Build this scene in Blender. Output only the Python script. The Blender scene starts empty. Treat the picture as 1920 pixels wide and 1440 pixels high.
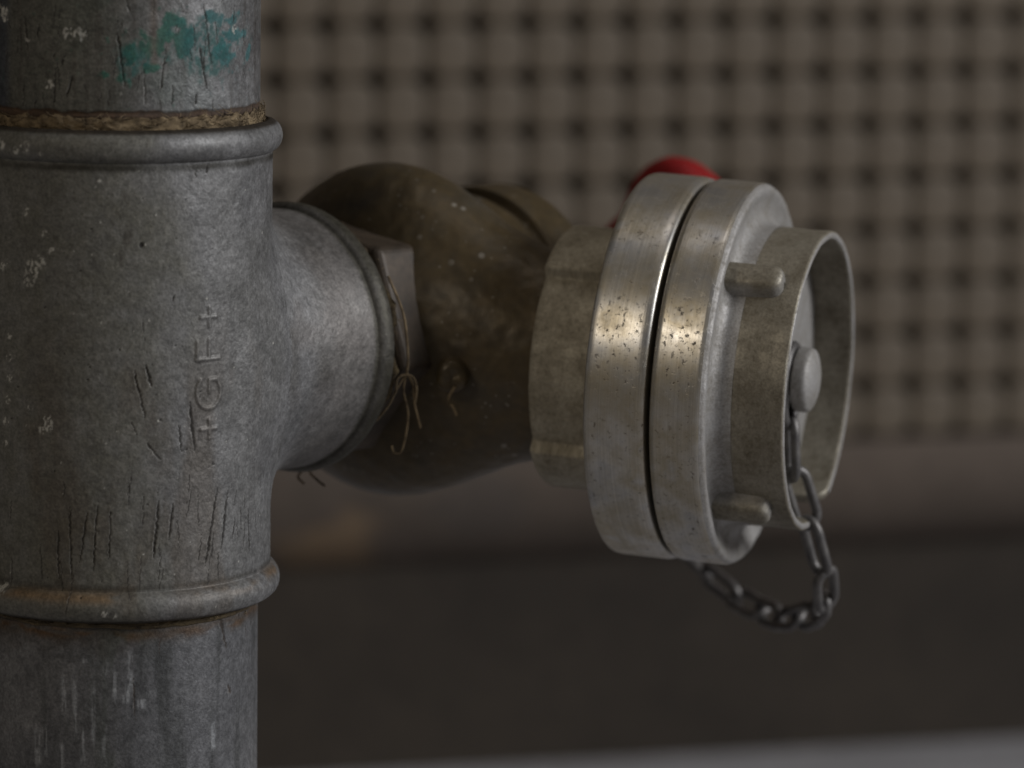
import bpy, math, random
import numpy as np
from mathutils import Matrix, Vector

R = math.radians
random.seed(7)
scene = bpy.context.scene
col = scene.collection

# ------------------------------------------------------------------ camera
cam_d = bpy.data.cameras.new('camera'); cam = bpy.data.objects.new('camera', cam_d); col.objects.link(cam)
cam.location = (0, 0, 0.47)
cam.rotation_euler = (R(90 - 9.0), 0, 0)
cam_d.sensor_width = 36; cam_d.lens = 131.25
cam_d.clip_start = 0.02; cam_d.clip_end = 60
cam_d.dof.use_dof = True; cam_d.dof.focus_distance = 1.150; cam_d.dof.aperture_fstop = 7.4
cam_d.dof.aperture_blades = 9
scene.camera = cam

# ------------------------------------------------------------------ world + lamps
w = bpy.data.worlds.new('World'); scene.world = w; w.use_nodes = True
bgn = w.node_tree.nodes['Background']
bgn.inputs['Color'].default_value = (1.0, 0.92, 0.84, 1); bgn.inputs['Strength'].default_value = 0.042

def area(name, loc, target, sx, sy, power, colr):
    d = bpy.data.lights.new(name, 'AREA'); d.shape = 'RECTANGLE'; d.size = sx; d.size_y = sy
    d.energy = power; d.color = colr
    o = bpy.data.objects.new(name, d); col.objects.link(o); o.location = loc
    o.rotation_euler = (Vector(target) - Vector(loc)).to_track_quat('-Z', 'Y').to_euler()
    return o
area('daylight_opening', (2.5, 0.50, 1.40), (0.0, 1.2, 0.3), 1.1, 0.8, 56, (0.975, 0.98, 1.0))
area('warm_lamp', (-1.5, -1.05, 1.85), (0.05, 1.2, 0.3), 0.8, 0.16, 12, (1.0, 0.89, 0.74))
area('overhead_fill', (0.3, 1.35, 2.8), (0.3, 1.8, 0.3), 1.4, 0.5, 4, (1.0, 0.93, 0.88))  # added overhead fill for the wall and upper surfaces, no known source

vs = scene.view_settings
vs.view_transform = 'Standard'; vs.look = 'None'; vs.exposure = 0.0; vs.gamma = 1.0; vs.use_curve_mapping = False
scene.cycles.use_denoising = True

# ------------------------------------------------------------------ numpy noise
def _h(xi, yi, s):
    h = (xi.astype(np.int64) * 374761393 + yi.astype(np.int64) * 668265263 + s * 974634777) & 0xffffffff
    h = ((h ^ (h >> 13)) * 1274126177) & 0xffffffff
    h = h ^ (h >> 16)
    return (h & 0xffff) / 65535.0
def vn(x, y, s=0):
    xi = np.floor(x); yi = np.floor(y); fx = x - xi; fy = y - yi
    fx = fx * fx * (3 - 2 * fx); fy = fy * fy * (3 - 2 * fy)
    a = _h(xi, yi, s); b = _h(xi + 1, yi, s); c = _h(xi, yi + 1, s); d = _h(xi + 1, yi + 1, s)
    return (a * (1 - fx) + b * fx) * (1 - fy) + (c * (1 - fx) + d * fx) * fy
def fbm(x, y, s=0, o=4):
    t = 0; a = .5; n = 0
    for i in range(o):
        t = t + a * vn(x, y, s + i * 17); n += a; a *= .5; x = x * 2.03; y = y * 2.03
    return t / n
def ss(a, b, x):
    t = np.clip((x - a) / (b - a), 0, 1); return t * t * (3 - 2 * t)
def lerp(a, b, t): return a + (b - a) * t

# ------------------------------------------------------------------ materials
def srgb(r, g, b):
    f = lambda c: (c / 255 / 12.92) if c / 255 <= .04045 else ((c / 255 + .055) / 1.055) ** 2.4
    return (f(r), f(g), f(b), 1)
class NT:
    def __init__(s, name):
        s.m = bpy.data.materials.new(name); s.m.use_nodes = True; s.t = s.m.node_tree; s.n = s.t.nodes
        s.b = s.n['Principled BSDF']
    def node(s, typ, **kw):
        n = s.n.new(typ)
        for k, v in kw.items(): setattr(n, k, v)
        return n
    def link(s, a, b): s.t.links.new(a, b)
    def coord(s, attr=None, scale=(1, 1, 1)):
        if attr:
            a = s.node('ShaderNodeAttribute', attribute_name=attr); o = a.outputs['Vector']
        else:
            o = s.node('ShaderNodeTexCoord').outputs['Object']
        mp = s.node('ShaderNodeMapping'); mp.inputs['Scale'].default_value = scale
        s.link(o, mp.inputs['Vector']); return mp.outputs['Vector']
    def noise(s, vec, scale, detail=4, rough=.55, dist=0):
        n = s.node('ShaderNodeTexNoise'); n.inputs['Scale'].default_value = scale
        n.inputs['Detail'].default_value = detail; n.inputs['Roughness'].default_value = rough
        n.inputs['Distortion'].default_value = dist
        s.link(vec, n.inputs['Vector']); return n.outputs['Fac']
    def ramp(s, fac, stops, interp='LINEAR'):
        r = s.node('ShaderNodeValToRGB'); r.color_ramp.interpolation = interp
        e = r.color_ramp.elements
        while len(e) < len(stops): e.new(.5)
        for i, (p, c) in enumerate(stops):
            e[i].position = p; e[i].color = c if len(c) == 4 else (*c, 1)
        s.link(fac, r.inputs['Fac']); return r.outputs['Color']
    def rng(s, fac, a, b, c, d):
        r = s.node('ShaderNodeMapRange'); r.inputs[1].default_value = a; r.inputs[2].default_value = b
        r.inputs[3].default_value = c; r.inputs[4].default_value = d; s.link(fac, r.inputs[0]); return r.outputs[0]
    def mix(s, fac, a, b, mode='MIX'):
        m = s.node('ShaderNodeMix', data_type='RGBA', blend_type=mode)
        if isinstance(fac, (int, float)): m.inputs[0].default_value = fac
        else: s.link(fac, m.inputs[0])
        for v, i in ((a, 6), (b, 7)):
            if isinstance(v, (tuple, list)): m.inputs[i].default_value = v if len(v) == 4 else (*v, 1)
            else: s.link(v, m.inputs[i])
        return m.outputs[2]
    def math(s, op, a, b=0.0):
        m = s.node('ShaderNodeMath', operation=op)
        for v, i in ((a, 0), (b, 1)):
            if isinstance(v, (int, float)): m.inputs[i].default_value = v
            else: s.link(v, m.inputs[i])
        return m.outputs[0]
    def voro(s, vec, scale, rand=1.0):
        v = s.node('ShaderNodeTexVoronoi'); v.inputs['Scale'].default_value = scale
        v.inputs['Randomness'].default_value = rand; s.link(vec, v.inputs['Vector']); return v
    def bump(s, h, strength, dist, prev=None):
        b = s.node('ShaderNodeBump'); b.inputs['Strength'].default_value = strength
        b.inputs['Distance'].default_value = dist; s.link(h, b.inputs['Height'])
        if prev is not None: s.link(prev, b.inputs['Normal'])
        return b.outputs['Normal']
    def out(s, color=None, rough=None, metal=None, normal=None, spec=None):
        for v, k in ((color, 'Base Color'), (rough, 'Roughness'), (metal, 'Metallic'), (spec, 'Specular IOR Level')):
            if v is None: continue
            if isinstance(v, (int, float)): s.b.inputs[k].default_value = v
            elif isinstance(v, tuple): s.b.inputs[k].default_value = v if len(v) == 4 else (*v, 1)
            else: s.link(v, s.b.inputs[k])
        if normal is not None: s.link(normal, s.b.inputs['Normal'])
        return s.m

def mat_riser():
    m = NT('galvanised_iron'); v = m.coord()
    at = m.node('ShaderNodeAttribute', attribute_name='wear')
    g = m.noise(v, 1150, 3, .6); g2 = m.noise(v, 380, 3, .6)
    c = m.mix(1.0, at.outputs['Color'], m.ramp(g, [(.3, (.72, .72, .72)), (.7, (1.27, 1.27, 1.27))]), 'MULTIPLY')
    c = m.mix(1.0, c, m.ramp(g2, [(.3, (.78, .78, .78)), (.7, (1.22, 1.22, 1.22))]), 'MULTIPLY')
    n = m.bump(g, .42, .00035); n = m.bump(g2, .30, .0005, n)
    rough = m.math('ADD', at.outputs['Alpha'], m.rng(g2, .3, .7, -.05, .05))
    metal = m.rng(at.outputs['Alpha'], .5, .8, .55, .0)
    return m.out(c, rough, metal, n, .4)

def mat_machined():
    m = NT('machined_aluminium'); v = m.coord('unroll')
    lines = m.noise(m.coord('unroll', (10, 2300, 1)), 1.0, 3, .6)
    lines2 = m.noise(m.coord('unroll', (40, 6000, 1)), 1.0, 2, .6)
    blot = m.noise(v, 55, 5, .6); fine = m.noise(v, 420, 4, .65); sp = m.noise(v, 560, 4, .62, .5); sp2 = m.noise(v, 1300, 2, .5)
    tone = m.ramp(blot, [(.28, srgb(186, 188, 192)), (.45, srgb(208, 204, 196)), (.60, srgb(190, 181, 162)), (.74, srgb(206, 206, 206))])
    tone = m.mix(1.0, tone, m.ramp(lines, [(.3, (.80,) * 3), (.7, (1.10,) * 3)]), 'MULTIPLY')
    region = m.ramp(m.noise(v, 75, 3, .5), [(.34, (.12,) * 3), (.62, (1,) * 3)])
    speck = m.math('MAXIMUM', m.math('MULTIPLY', m.ramp(sp, [(.60, (0,) * 3), (.655, (1,) * 3)]), region), m.math('MULTIPLY', m.ramp(sp2, [(.66, (0,) * 3), (.72, (1,) * 3)]), .6))
    grime = m.math('MULTIPLY', m.ramp(m.noise(v, 150, 5, .65), [(.45, (0,) * 3), (.72, (1,) * 3)]), .32)
    c = m.mix(grime, tone, srgb(140, 128, 102)); c = m.mix(m.math('MULTIPLY', speck, .85), c, srgb(66, 52, 34))
    rough = m.math('ADD', m.rng(blot, .3, .7, .30, .40), m.math('MULTIPLY', m.math('ADD', grime, speck), .30))
    metal = m.rng(speck, 0, 1, .85, .2)
    n = m.bump(lines, .30, .00012); n = m.bump(lines2, .12, .00006, n); n = m.bump(fine, .05, .0002, n); n = m.bump(m.math('SUBTRACT', 0.0, speck), .3, .0003, n)
    return m.out(c, rough, metal, n)

def mat_cast(name, base, dirt, amt, rough=.5, metal=.75, bumpy=.35, foot=None):
    m = NT(name); v = m.coord('unroll')
    blot = m.noise(v, 70, 5, .62); fine = m.noise(v, 520, 4, .65); g = m.noise(v, 1300, 2, .5)
    d = m.math('ADD', m.math('MULTIPLY', m.ramp(blot, [(.38, (0,) * 3), (.62, (1,) * 3)]), .65),
               m.math('MULTIPLY', m.ramp(fine, [(.45, (0,) * 3), (.68, (1,) * 3)]), .45))
    d = m.math('MINIMUM', m.math('MULTIPLY', d, amt), 1.0)
    c = m.mix(d, base, dirt)
    if foot:
        sep = m.node('ShaderNodeSeparateXYZ'); m.link(v, sep.inputs[0])
        yy = m.math('ADD', sep.outputs['Y'], m.rng(blot, .3, .7, -.003, .003))
        c = m.mix(m.rng(yy, .0008, .0045, 1, 0), c, foot)
    c = m.mix(1.0, c, m.ramp(g, [(.3, (.82,) * 3), (.7, (1.15,) * 3)]), 'MULTIPLY')
    vo = m.voro(v, 210); sp = m.ramp(vo.outputs['Distance'], [(.07, (1,) * 3), (.10, (0,) * 3)])
    keep = m.ramp(m.noise(v, 60, 2), [(.56, (0,) * 3), (.62, (1,) * 3)])
    c = m.mix(m.math('MULTIPLY', m.math('MULTIPLY', sp, keep), .5), c, (.5, .48, .42, 1))
    n = m.bump(g, bumpy, .0003); n = m.bump(fine, bumpy * .6, .0005, n)
    return m.out(c, m.math('ADD', rough, m.math('MULTIPLY', d, .22)), m.rng(d, 0, 1, metal, metal * .35), n)

def mat_brass():
    m = NT('tarnished_brass'); v = m.coord()
    blot = m.noise(v, 30, 5, .6); fine = m.noise(v, 260, 4, .6)
    c = m.ramp(blot, [(.3, srgb(66, 60, 50)), (.5, srgb(84, 71, 48)), (.72, srgb(74, 69, 60))])
    c = m.mix(1.0, c, m.ramp(fine, [(.3, (.8,) * 3), (.7, (1.15,) * 3)]), 'MULTIPLY')
    vo = m.voro(v, 115); sp = m.ramp(vo.outputs['Distance'], [(.09, (1,) * 3), (.15, (0,) * 3)])
    keep = m.ramp(m.noise(v, 34, 2), [(.50, (0,) * 3), (.60, (1,) * 3)])
    vo2 = m.voro(v, 330); sp2 = m.ramp(vo2.outputs['Distance'], [(.12, (1,) * 3), (.18, (0,) * 3)])
    keep2 = m.ramp(m.noise(v, 60, 2), [(.50, (0,) * 3), (.60, (1,) * 3)])
    s_ = m.math('MAXIMUM', m.math('MULTIPLY', sp, keep), m.math('MULTIPLY', m.math('MULTIPLY', sp2, keep2), .5))
    c = m.mix(m.math('MULTIPLY', s_, .6), c, srgb(170, 165, 155))
    n = m.bump(fine, .15, .0006)
    return m.out(c, m.rng(blot, .3, .7, .36, .52), .30, n)

def mat_simple(name, c1, c2, scale, rough, metal, bump=.2, bd=.0004, det=4):
    m = NT(name); v = m.coord(); f = m.noise(v, scale, det, .6); g = m.noise(v, scale * 6, 3, .6)
    c = m.ramp(f, [(.3, c1), (.7, c2)])
    c = m.mix(1.0, c, m.ramp(g, [(.3, (.85,) * 3), (.7, (1.15,) * 3)]), 'MULTIPLY')
    return m.out(c, rough, metal, m.bump(g, bump, bd))

def mat_concrete(name, c1, c2, stain=None):
    m = NT(name); v = m.coord(); f = m.noise(v, 7, 6, .62); g = m.noise(v, 90, 5, .65)
    c = m.ramp(f, [(.3, c1), (.7, c2)])
    c = m.mix(1.0, c, m.ramp(g, [(.3, (.8,) * 3), (.7, (1.2,) * 3)]), 'MULTIPLY')
    if stain:
        for (p, s, cc, k) in stain:
            mp = m.node('ShaderNodeMapping'); mp.inputs['Location'].default_value = [-p[i] * s[i] for i in range(3)]
            mp.inputs['Scale'].default_value = s
            m.link(m.node('ShaderNodeTexCoord').outputs['Object'], mp.inputs['Vector'])
            ln = m.node('ShaderNodeVectorMath', operation='LENGTH'); m.link(mp.outputs[0], ln.inputs[0])
            dd = m.math('ADD', ln.outputs['Value'], m.rng(m.noise(v, 45, 3), .3, .7, -.35, .35))
            c = m.mix(m.math('MULTIPLY', m.rng(dd, .6, 1.0, 1, 0), k), c, cc)
    return m.out(c, .85, 0, m.bump(g, .35, .002))

M = {}
M['riser'] = mat_riser()
M['machined'] = mat_machined()
M['cast'] = mat_cast('cast_aluminium', srgb(172, 170, 168), srgb(116, 110, 100), .8, .55, .55)
M['grimy'] = mat_cast('grimy_aluminium', srgb(150, 144, 130), srgb(90, 81, 64), .85, .50, .55, foot=srgb(150, 147, 142))
M['grimy2'] = mat_cast('dull_grimy_aluminium', srgb(176, 168, 150), srgb(112, 103, 84), .9, .60, .4)
M['brass'] = mat_brass()
M['hexbrass'] = mat_simple('worn_brass_hex', srgb(48, 40, 31), srgb(80, 68, 55), 130, .55, .2)
M['chain'] = mat_simple('dark_chain_steel', srgb(92, 90, 90), srgb(128, 125, 122), 260, .5, .7)
M['hemp'] = mat_simple('hemp_fibre', srgb(58, 46, 30), srgb(140, 122, 94), 300, .9, 0, .5)
M['hempdark'] = mat_simple('dirty_hemp', srgb(52, 42, 28), srgb(98, 84, 58), 300, .9, 0, .5)
M['red'] = mat_simple('red_enamel', srgb(140, 12, 16), srgb(160, 18, 20), 40, .5, 0)
M['tile'] = mat_simple('brown_grey_tile', srgb(88, 79, 67), srgb(108, 97, 83), 9, .7, 0, .15, .0008)
M['backing'] = mat_simple('joint_backing', srgb(12, 11, 10), srgb(18, 16, 15), 9, .9, 0)
M['base_shade'] = mat_concrete('base_with_shade', srgb(42, 36, 30), srgb(56, 49, 41))  # shade of the recess put into the base colour
M['floor'] = mat_concrete('grey_floor', srgb(138, 137, 140), srgb(162, 161, 164))

# ------------------------------------------------------------------ mesh helpers
def mesh_np(name, verts, faces, smooth=True):
    verts = np.asarray(verts, np.float32); faces = np.asarray(faces, np.int32)
    me = bpy.data.meshes.new(name); k = faces.shape[1]
    me.vertices.add(len(verts)); me.vertices.foreach_set('co', verts.ravel())
    me.loops.add(faces.size); me.loops.foreach_set('vertex_index', faces.ravel())
    me.polygons.add(len(faces)); me.polygons.foreach_set('loop_start', np.arange(0, faces.size, k, dtype=np.int32))
    me.polygons.foreach_set('use_smooth', np.full(len(faces), smooth))
    me.update(calc_edges=True); me.validate()
    return me
def grid_faces(nu, nv, wrap_u=False):
    """verts index = u*nv + v"""
    U = nu if wrap_u else nu - 1
    i, j = np.meshgrid(np.arange(U), np.arange(nv - 1), indexing='ij'); i2 = (i + 1) % nu
    return np.stack([i * nv + j, i2 * nv + j, i2 * nv + j + 1, i * nv + j + 1], -1).reshape(-1, 4)
def add_attr(me, name, arr, typ):
    a = me.attributes.new(name, typ, 'POINT')
    a.data.foreach_set('color' if typ == 'FLOAT_COLOR' else 'vector', np.asarray(arr, np.float32).ravel())
def obj(name, me, mat, parent=None, frame=None, kind=None, label=None):
    o = bpy.data.objects.new(name, me); col.objects.link(o)
    if mat is not None and not me.materials: me.materials.append(mat)
    if parent is not None: o.parent = parent
    fr = frame if frame is not None else Matrix.Identity(4)
    if parent is not None:
        pm = PM[parent.name]; o.matrix_basis = pm.inverted() @ fr
    else: o.matrix_basis = fr
    PM[o.name] = fr
    if kind: o['kind'] = kind
    if label: o['label'] = label
    return o
PM = {}
def thing(name, label, cat, loc, group=None):
    o = bpy.data.objects.new(name, None); col.objects.link(o); o.location = loc; o.empty_display_size = .02
    PM[o.name] = Matrix.Translation(loc); o['label'] = label; o['category'] = cat
    if group: o['group'] = group
    return o
def frame_of(origin, ez, hint=(0, 0, 1)):
    """local z = axis, local y = hint made orthogonal, local x = y cross z"""
    ez = Vector(ez).normalized(); ey = Vector(hint); ey = (ey - ez * ey.dot(ez)).normalized(); ex = ey.cross(ez)
    m = Matrix((ex, ey, ez)).transposed().to_4x4(); m.translation = origin; return m
def refine(prof, step):
    out = []
    for (a, b) in zip(prof[:-1], prof[1:]):
        n = max(1, int(math.ceil(math.dist(a, b) / step)))
        out += [(a[0] + (b[0] - a[0]) * i / n, a[1] + (b[1] - a[1]) * i / n) for i in range(n)]
    return out + [prof[-1]]
def rounded(prof, rad, n=4):
    """round every inner corner of a (r,t) profile"""
    out = [prof[0]]
    for i in range(1, len(prof) - 1):
        p = np.array(prof[i]); a = np.array(prof[i - 1]); b = np.array(prof[i + 1])
        rr = rad[i] if isinstance(rad, (list, tuple)) else rad
        if rr <= 0: out.append(tuple(p)); continue
        la = np.linalg.norm(a - p); lb = np.linalg.norm(b - p); q = min(rr, la * .49, lb * .49)
        p0 = p + (a - p) / la * q; p1 = p + (b - p) / lb * q
        for k in range(n + 1):
            t = k / n; out.append(tuple((1 - t) ** 2 * p0 + 2 * t * (1 - t) * p + t * t * p1))
    return out + [prof[-1]]
def lathe_me(name, prof, seg=128, phi0=0.0, phi1=2 * math.pi, rref=None, wob=None, uoff=0.0):
    """profile of (r,t); phi=0 up (local y), 90 deg = -x; closed when full turn (seam duplicated)"""
    prof = np.array(prof); n = len(prof)
    ph = np.linspace(phi0, phi1, seg + 1)
    rr = prof[:, 0][None, :] + np.zeros((seg + 1, 1)); tt = prof[:, 1][None, :] + np.zeros((seg + 1, 1))
    P = ph[:, None] + 0 * rr
    if wob is not None: rr, tt = wob(P, rr, tt)
    v = np.stack([-rr * np.sin(P), rr * np.cos(P), tt], -1)
    s = np.concatenate([[0], np.cumsum(np.hypot(*np.diff(prof, axis=0).T))])
    ref = rref or prof[:, 0].max()
    un = np.stack([P * ref + uoff, s[None, :] + 0 * rr, 0 * rr], -1)
    f = grid_faces(seg + 1, n)
    me = mesh_np(name, v.reshape(-1, 3), f)
    add_attr(me, 'unroll', un.reshape(-1, 3), 'FLOAT_VECTOR')
    return me
def sweep_me(name, pts, rad, seg=8, closed=False):
    pts = np.asarray(pts, float); n = len(pts); rad = np.broadcast_to(np.asarray(rad, float), (n,))
    if closed: tg = np.roll(pts, -1, 0) - np.roll(pts, 1, 0)
    else: tg = np.gradient(pts, axis=0)
    tg /= np.linalg.norm(tg, axis=1)[:, None] + 1e-12
    up = np.array([0, 0, 1.]) if abs(tg[0][2]) < .9 else np.array([1., 0, 0])
    nx = np.cross(tg[0], up); nx /= np.linalg.norm(nx); V = []
    for i in range(n):
        nx = nx - tg[i] * (nx @ tg[i]); nx /= np.linalg.norm(nx) + 1e-12; ny = np.cross(tg[i], nx)
        a = np.arange(seg) * 2 * math.pi / seg
        V.append(pts[i] + rad[i] * (np.cos(a)[:, None] * nx + np.sin(a)[:, None] * ny))
    V = np.array(V); i, j = np.meshgrid(np.arange(n if closed else n - 1), np.arange(seg), indexing='ij')
    i2 = (i + 1) % n; j2 = (j + 1) % seg
    F = np.stack([i * seg + j, i2 * seg + j, i2 * seg + j2, i * seg + j2], -1).reshape(-1, 4)
    return V.reshape(-1, 3), F
def join_vf(parts):
    V = []; F = []; o = 0
    for v, f in parts: V.append(v); F.append(f + o); o += len(v)
    return np.concatenate(V), np.concatenate(F)
def with_unroll(me):
    co = np.empty(len(me.vertices) * 3, np.float32); me.vertices.foreach_get('co', co)
    add_attr(me, 'unroll', co, 'FLOAT_VECTOR'); return me

# ------------------------------------------------------------------ layout (metres; floor at z = 0)
P0 = Vector((-0.12349, 1.15201, 0.29630))                 # centre of the tee
A_UP = Vector((math.sin(R(.9)), 0, math.cos(R(.9))))      # riser leans a touch
BR = Vector((math.cos(R(50)) * math.cos(R(2)), math.sin(R(50)) * math.cos(R(2)), -math.sin(R(2))))   # branch
S_B = 0.1318
BC = P0 + BR * S_B                                        # centre of the valve's globe
OUT = Vector((math.cos(R(18)), -math.sin(R(18)), -math.tan(R(2.9)))).normalized()    # hose outlet
ON = BC + Vector((0, 0, -.0046))
FP = Matrix((Vector((A_UP.z, 0, -A_UP.x)), Vector((0, 1, 0)), A_UP)).transposed().to_4x4(); FP.translation = P0
FB = frame_of(P0, BR); FO = frame_of(ON, OUT)

# ================================================================== background wall and floor
TH = R(12.0)
WX = Vector((math.cos(TH), math.sin(TH), 0)); WN = Vector((math.sin(TH), -math.cos(TH), 0))     # along wall, out of wall
W0 = Vector((0.0, 2.22, 0))
FW = Matrix((WX, -WN, Vector((0, 0, 1)))).transposed().to_4x4(); FW.translation = W0             # local x along, y into wall, z up
PX, PZ = 0.0303, 0.0322
wall = thing('tiled_wall', 'brown-grey wall of small rounded square tiles above a concrete band rounded for its shading', 'wall', W0)
def box_me(name, x0, x1, y0, y1, z0, z1):
    v = [(x, y, z) for x in (x0, x1) for y in (y0, y1) for z in (z0, z1)]
    f = [(0, 1, 3, 2), (4, 6, 7, 5), (0, 4, 5, 1), (2, 3, 7, 6), (0, 2, 6, 4), (1, 5, 7, 3)]
    return mesh_np(name, v, f, False)
ZT = 0.078                                                # lowest tile edge
obj('backing', box_me('backing', -1.6, 2.6, .0155, .16, ZT - .02, 1.5), M['backing'], wall, FW)
def tile_vf(cx=0, cz=0):
    hx, hz, rc = PX * .5 - .0005, PZ * .5 - .0005, .0102
    rings = [(-.0, .016), (0, .0018), (.0020, 0.0004), (.008, -.0005)]
    V = []; ns = 4
    for inset, y in rings:
        a_, b_, r_ = hx - inset, hz - inset, max(rc - inset, .002)
        for q, (sx, sz) in enumerate(((1, 1), (-1, 1), (-1, -1), (1, -1))):
            for k in range(ns):
                an = q * math.pi / 2 + k / (ns - 1) * math.pi / 2
                V.append((cx + sx * (a_ - r_) + r_ * math.cos(an), y, cz + sz * (b_ - r_) + r_ * math.sin(an)))
    n = 4 * ns; F = []
    for i in range(3):
        for j in range(n): F.append((i * n + j, (i + 1) * n + j, (i + 1) * n + (j + 1) % n, i * n + (j + 1) % n))
    b = 3 * n
    # front face as a strip of quads
    for j in range(n // 2 - 1): F.append((b + j, b + n - 1 - j, b + n - 2 - j, b + j + 1))
    return np.array(V), np.array(F)
tv, tf = tile_vf(); tile_me = mesh_np('tile', tv, tf); tile_me.materials.append(M['tile'])
rest = []
PXOFF = -.0056
for ix in range(-45, 80):
    for iz in range(0, 44):
        cx = PXOFF + ix * PX; cz = ZT - .0008 + (iz + .5) * PZ
        if 0 <= iz <= 12 and -6 <= ix <= 15:
            o = bpy.data.objects.new('tile', tile_me); col.objects.link(o); o.parent = wall
            o.matrix_basis = PM[wall.name].inverted() @ FW @ Matrix.Translation((cx, random.uniform(-.0006, .0006), cz))
        else:
            v, f = tv + np.array([cx, 0, cz]), tf; rest.append((v, f))
v, f = join_vf(rest); obj('tile_field', mesh_np('tile_field', v, f), M['tile'], wall, FW, kind='stuff')
# band under tiles, rounded to give shading; base below has shade in its colour
pr = [(-.001, ZT - .001)]
for k in range(0, 25):
    a = k / 24 * R(96)
    pr.append((-.001 + .090 * (1 - math.cos(a)), ZT - .002 - .084 * math.sin(a)))
pr += [(.16, ZT - .08), (.16, ZT - .001)]
n = len(pr); xs = np.linspace(-1.6, 2.6, 43)
V = np.array([(x, y, z) for x in xs for (y, z) in pr]); Fq = grid_faces(len(xs), n)
M['shading_sill'] = mat_concrete('shading_sill_concrete', srgb(84, 75, 67), srgb(102, 91, 82),
    stain=[((-.107, .03, ZT - .066), (30, 10, 30), srgb(140, 118, 92), .7), ((-.02, 0, ZT - .035), (30, 12, 38), srgb(80, 74, 70), .5)])
obj('shading_sill', mesh_np('shading_sill', V, Fq), M['shading_sill'], wall, FW)
obj('base', box_me('base', -1.6, 2.6, .050, .158, -.18, ZT - .0770), M['base_shade'], wall, FW)
# floor
FZ = -.131
fl = mesh_np('floor', [(-8, -4, FZ), (8, -4, FZ), (8, 6, FZ), (-8, 6, FZ)], [(0, 1, 2, 3)], False)
fo = obj('floor', fl, M['floor'], None); fo['kind'] = 'structure'

# ================================================================== riser pipe with tee
riser = thing('standpipe', 'weathered grey galvanised standpipe with a screwed iron tee and traces of green paint', 'pipe', (P0.x - A_UP.x * (P0.z - FZ), P0.y, FZ))
def smin(a, b, k):
    h = np.maximum(k - np.abs(a - b), 0) / k; return np.minimum(a, b) - h * h * k * .25
R_P, R_T, R_BR = .04445, .0483, .0425
bl = FP.inverted() @ FB                                     # branch frame in riser frame
b_ax = np.array(bl.to_3x3().col[2]); 
def d_branch(x, y, z):
    t = x * b_ax[0] + y * b_ax[1] + z * b_ax[2]
    return np.sqrt(np.maximum(x * x + y * y + z * z - t * t, 0)), t
def f_tee(x, y, z):
    db, t = d_branch(x, y, z)
    db = db - R_BR + .07 * (1 - ss(-.034, .012, t))
    return smin(np.hypot(x, y) - R_T, db, .015)
def dense_angles(lo, hi, step, coarse=4.0):
    a = np.arange(lo, hi + 1e-6, step); b = np.arange(hi + coarse, 360 + lo - .1, coarse); return np.radians(np.concatenate([a, b, [360 + lo]]))

def seg_dist(u, z, s):
    (u0, z0, u1, z1) = s; du, dz = u1 - u0, z1 - z0; L = du * du + dz * dz + 1e-9
    t = np.clip(((u - u0) * du + (z - z0) * dz) / L, 0, 1)
    return np.hypot(u - u0 - t * du, z - z0 - t * dz), t
def scratches(th, z, rad, lst, h, c, rough, dark=(.012, .009, .006), depth=.32, wmul=.16):
    """lst of (deg, mm, deg, mm, width); edits height (mm), colour, roughness"""
    u = th * rad * 1000
    for k, (a0, z0, a1, z1, wd) in enumerate(lst):
        u0, u1 = R(a0) * rad * 1000, R(a1) * rad * 1000; ww = wd * wmul + .08
        mk = (u > min(u0, u1) - 2) & (u < max(u0, u1) + 2) & (z > min(z0, z1) - 2) & (z < max(z0, z1) + 2)
        if not mk.any(): continue
        uu, zz = u[mk], z[mk]
        wig = (fbm(zz * 1.3, uu * .4, 50 + k, 3) - .5) * .9
        d, t = seg_dist(uu + wig, zz, (u0, z0, u1, z1))
        wv = ww * (.45 + 1.0 * fbm(zz * .9, uu * 0, 90 + k, 2)) * np.sqrt(np.clip(np.minimum(t, 1 - t) * 5, .08, 1))
        m = 1 - ss(wv * .55, wv * 1.25 + .06, d)
        h[mk] -= depth * m * min(1, wd / 1.4); h[mk] += .10 * (ss(wv * .8, wv * 1.5, d) * (1 - ss(wv * 1.6, wv * 3.2, d))) * (uu < (u0 + u1) / 2 + .3)
        bur = ss(wv * .8, wv * 1.4, d) * (1 - ss(wv * 1.5, wv * 2.6, d)) * (uu + wig < u0 + (u1 - u0) * t) * ss(.45, .65, fbm(zz * .8, uu * .8, 130 + k, 2))
        c[mk] = lerp(c[mk], np.array([.30, .29, .27]), (bur * .45)[:, None])
        c[mk] = lerp(c[mk], np.array(dark), (m * .88)[:, None]); rough[mk] = lerp(rough[mk], .8, m)
def specks(th, z, rad, lst, h, c, rough, colr=(.42, .41, .37)):
    """lst of (deg, mm, size in sixths of mm, solid?) white paint flecks; negative size = dark pit"""
    u = th * rad * 1000
    for k, e in enumerate(lst):
        a0, z0, s = e[:3]; solid = len(e) > 3 and e[3]; u0 = R(a0) * rad * 1000; rr = abs(s) / 6
        mk = (np.abs(u - u0) < rr * 2.5 + 1) & (np.abs(z - z0) < rr * 2.5 + 1)
        if not mk.any(): continue
        uu, zz = u[mk], z[mk]; d = np.hypot(uu - u0, zz - z0) / (rr * (1 if solid else 1.6))
        nz = fbm(uu * 1.7, zz * 1.3, 300 + k, 4)
        m = 1 - ss(.8, 1.1, d + (nz - .5) * .5) if solid else (1 - ss(.7, 1.1, d)) * ss(.51, .56, nz)
        cc = (.01, .008, .006) if s < 0 else colr
        c[mk] = lerp(c[mk], np.array(cc), (m * .92)[:, None]); rough[mk] = lerp(rough[mk], .8, m)
        h[mk] += (-.3 if s < 0 else .08) * m
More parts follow.
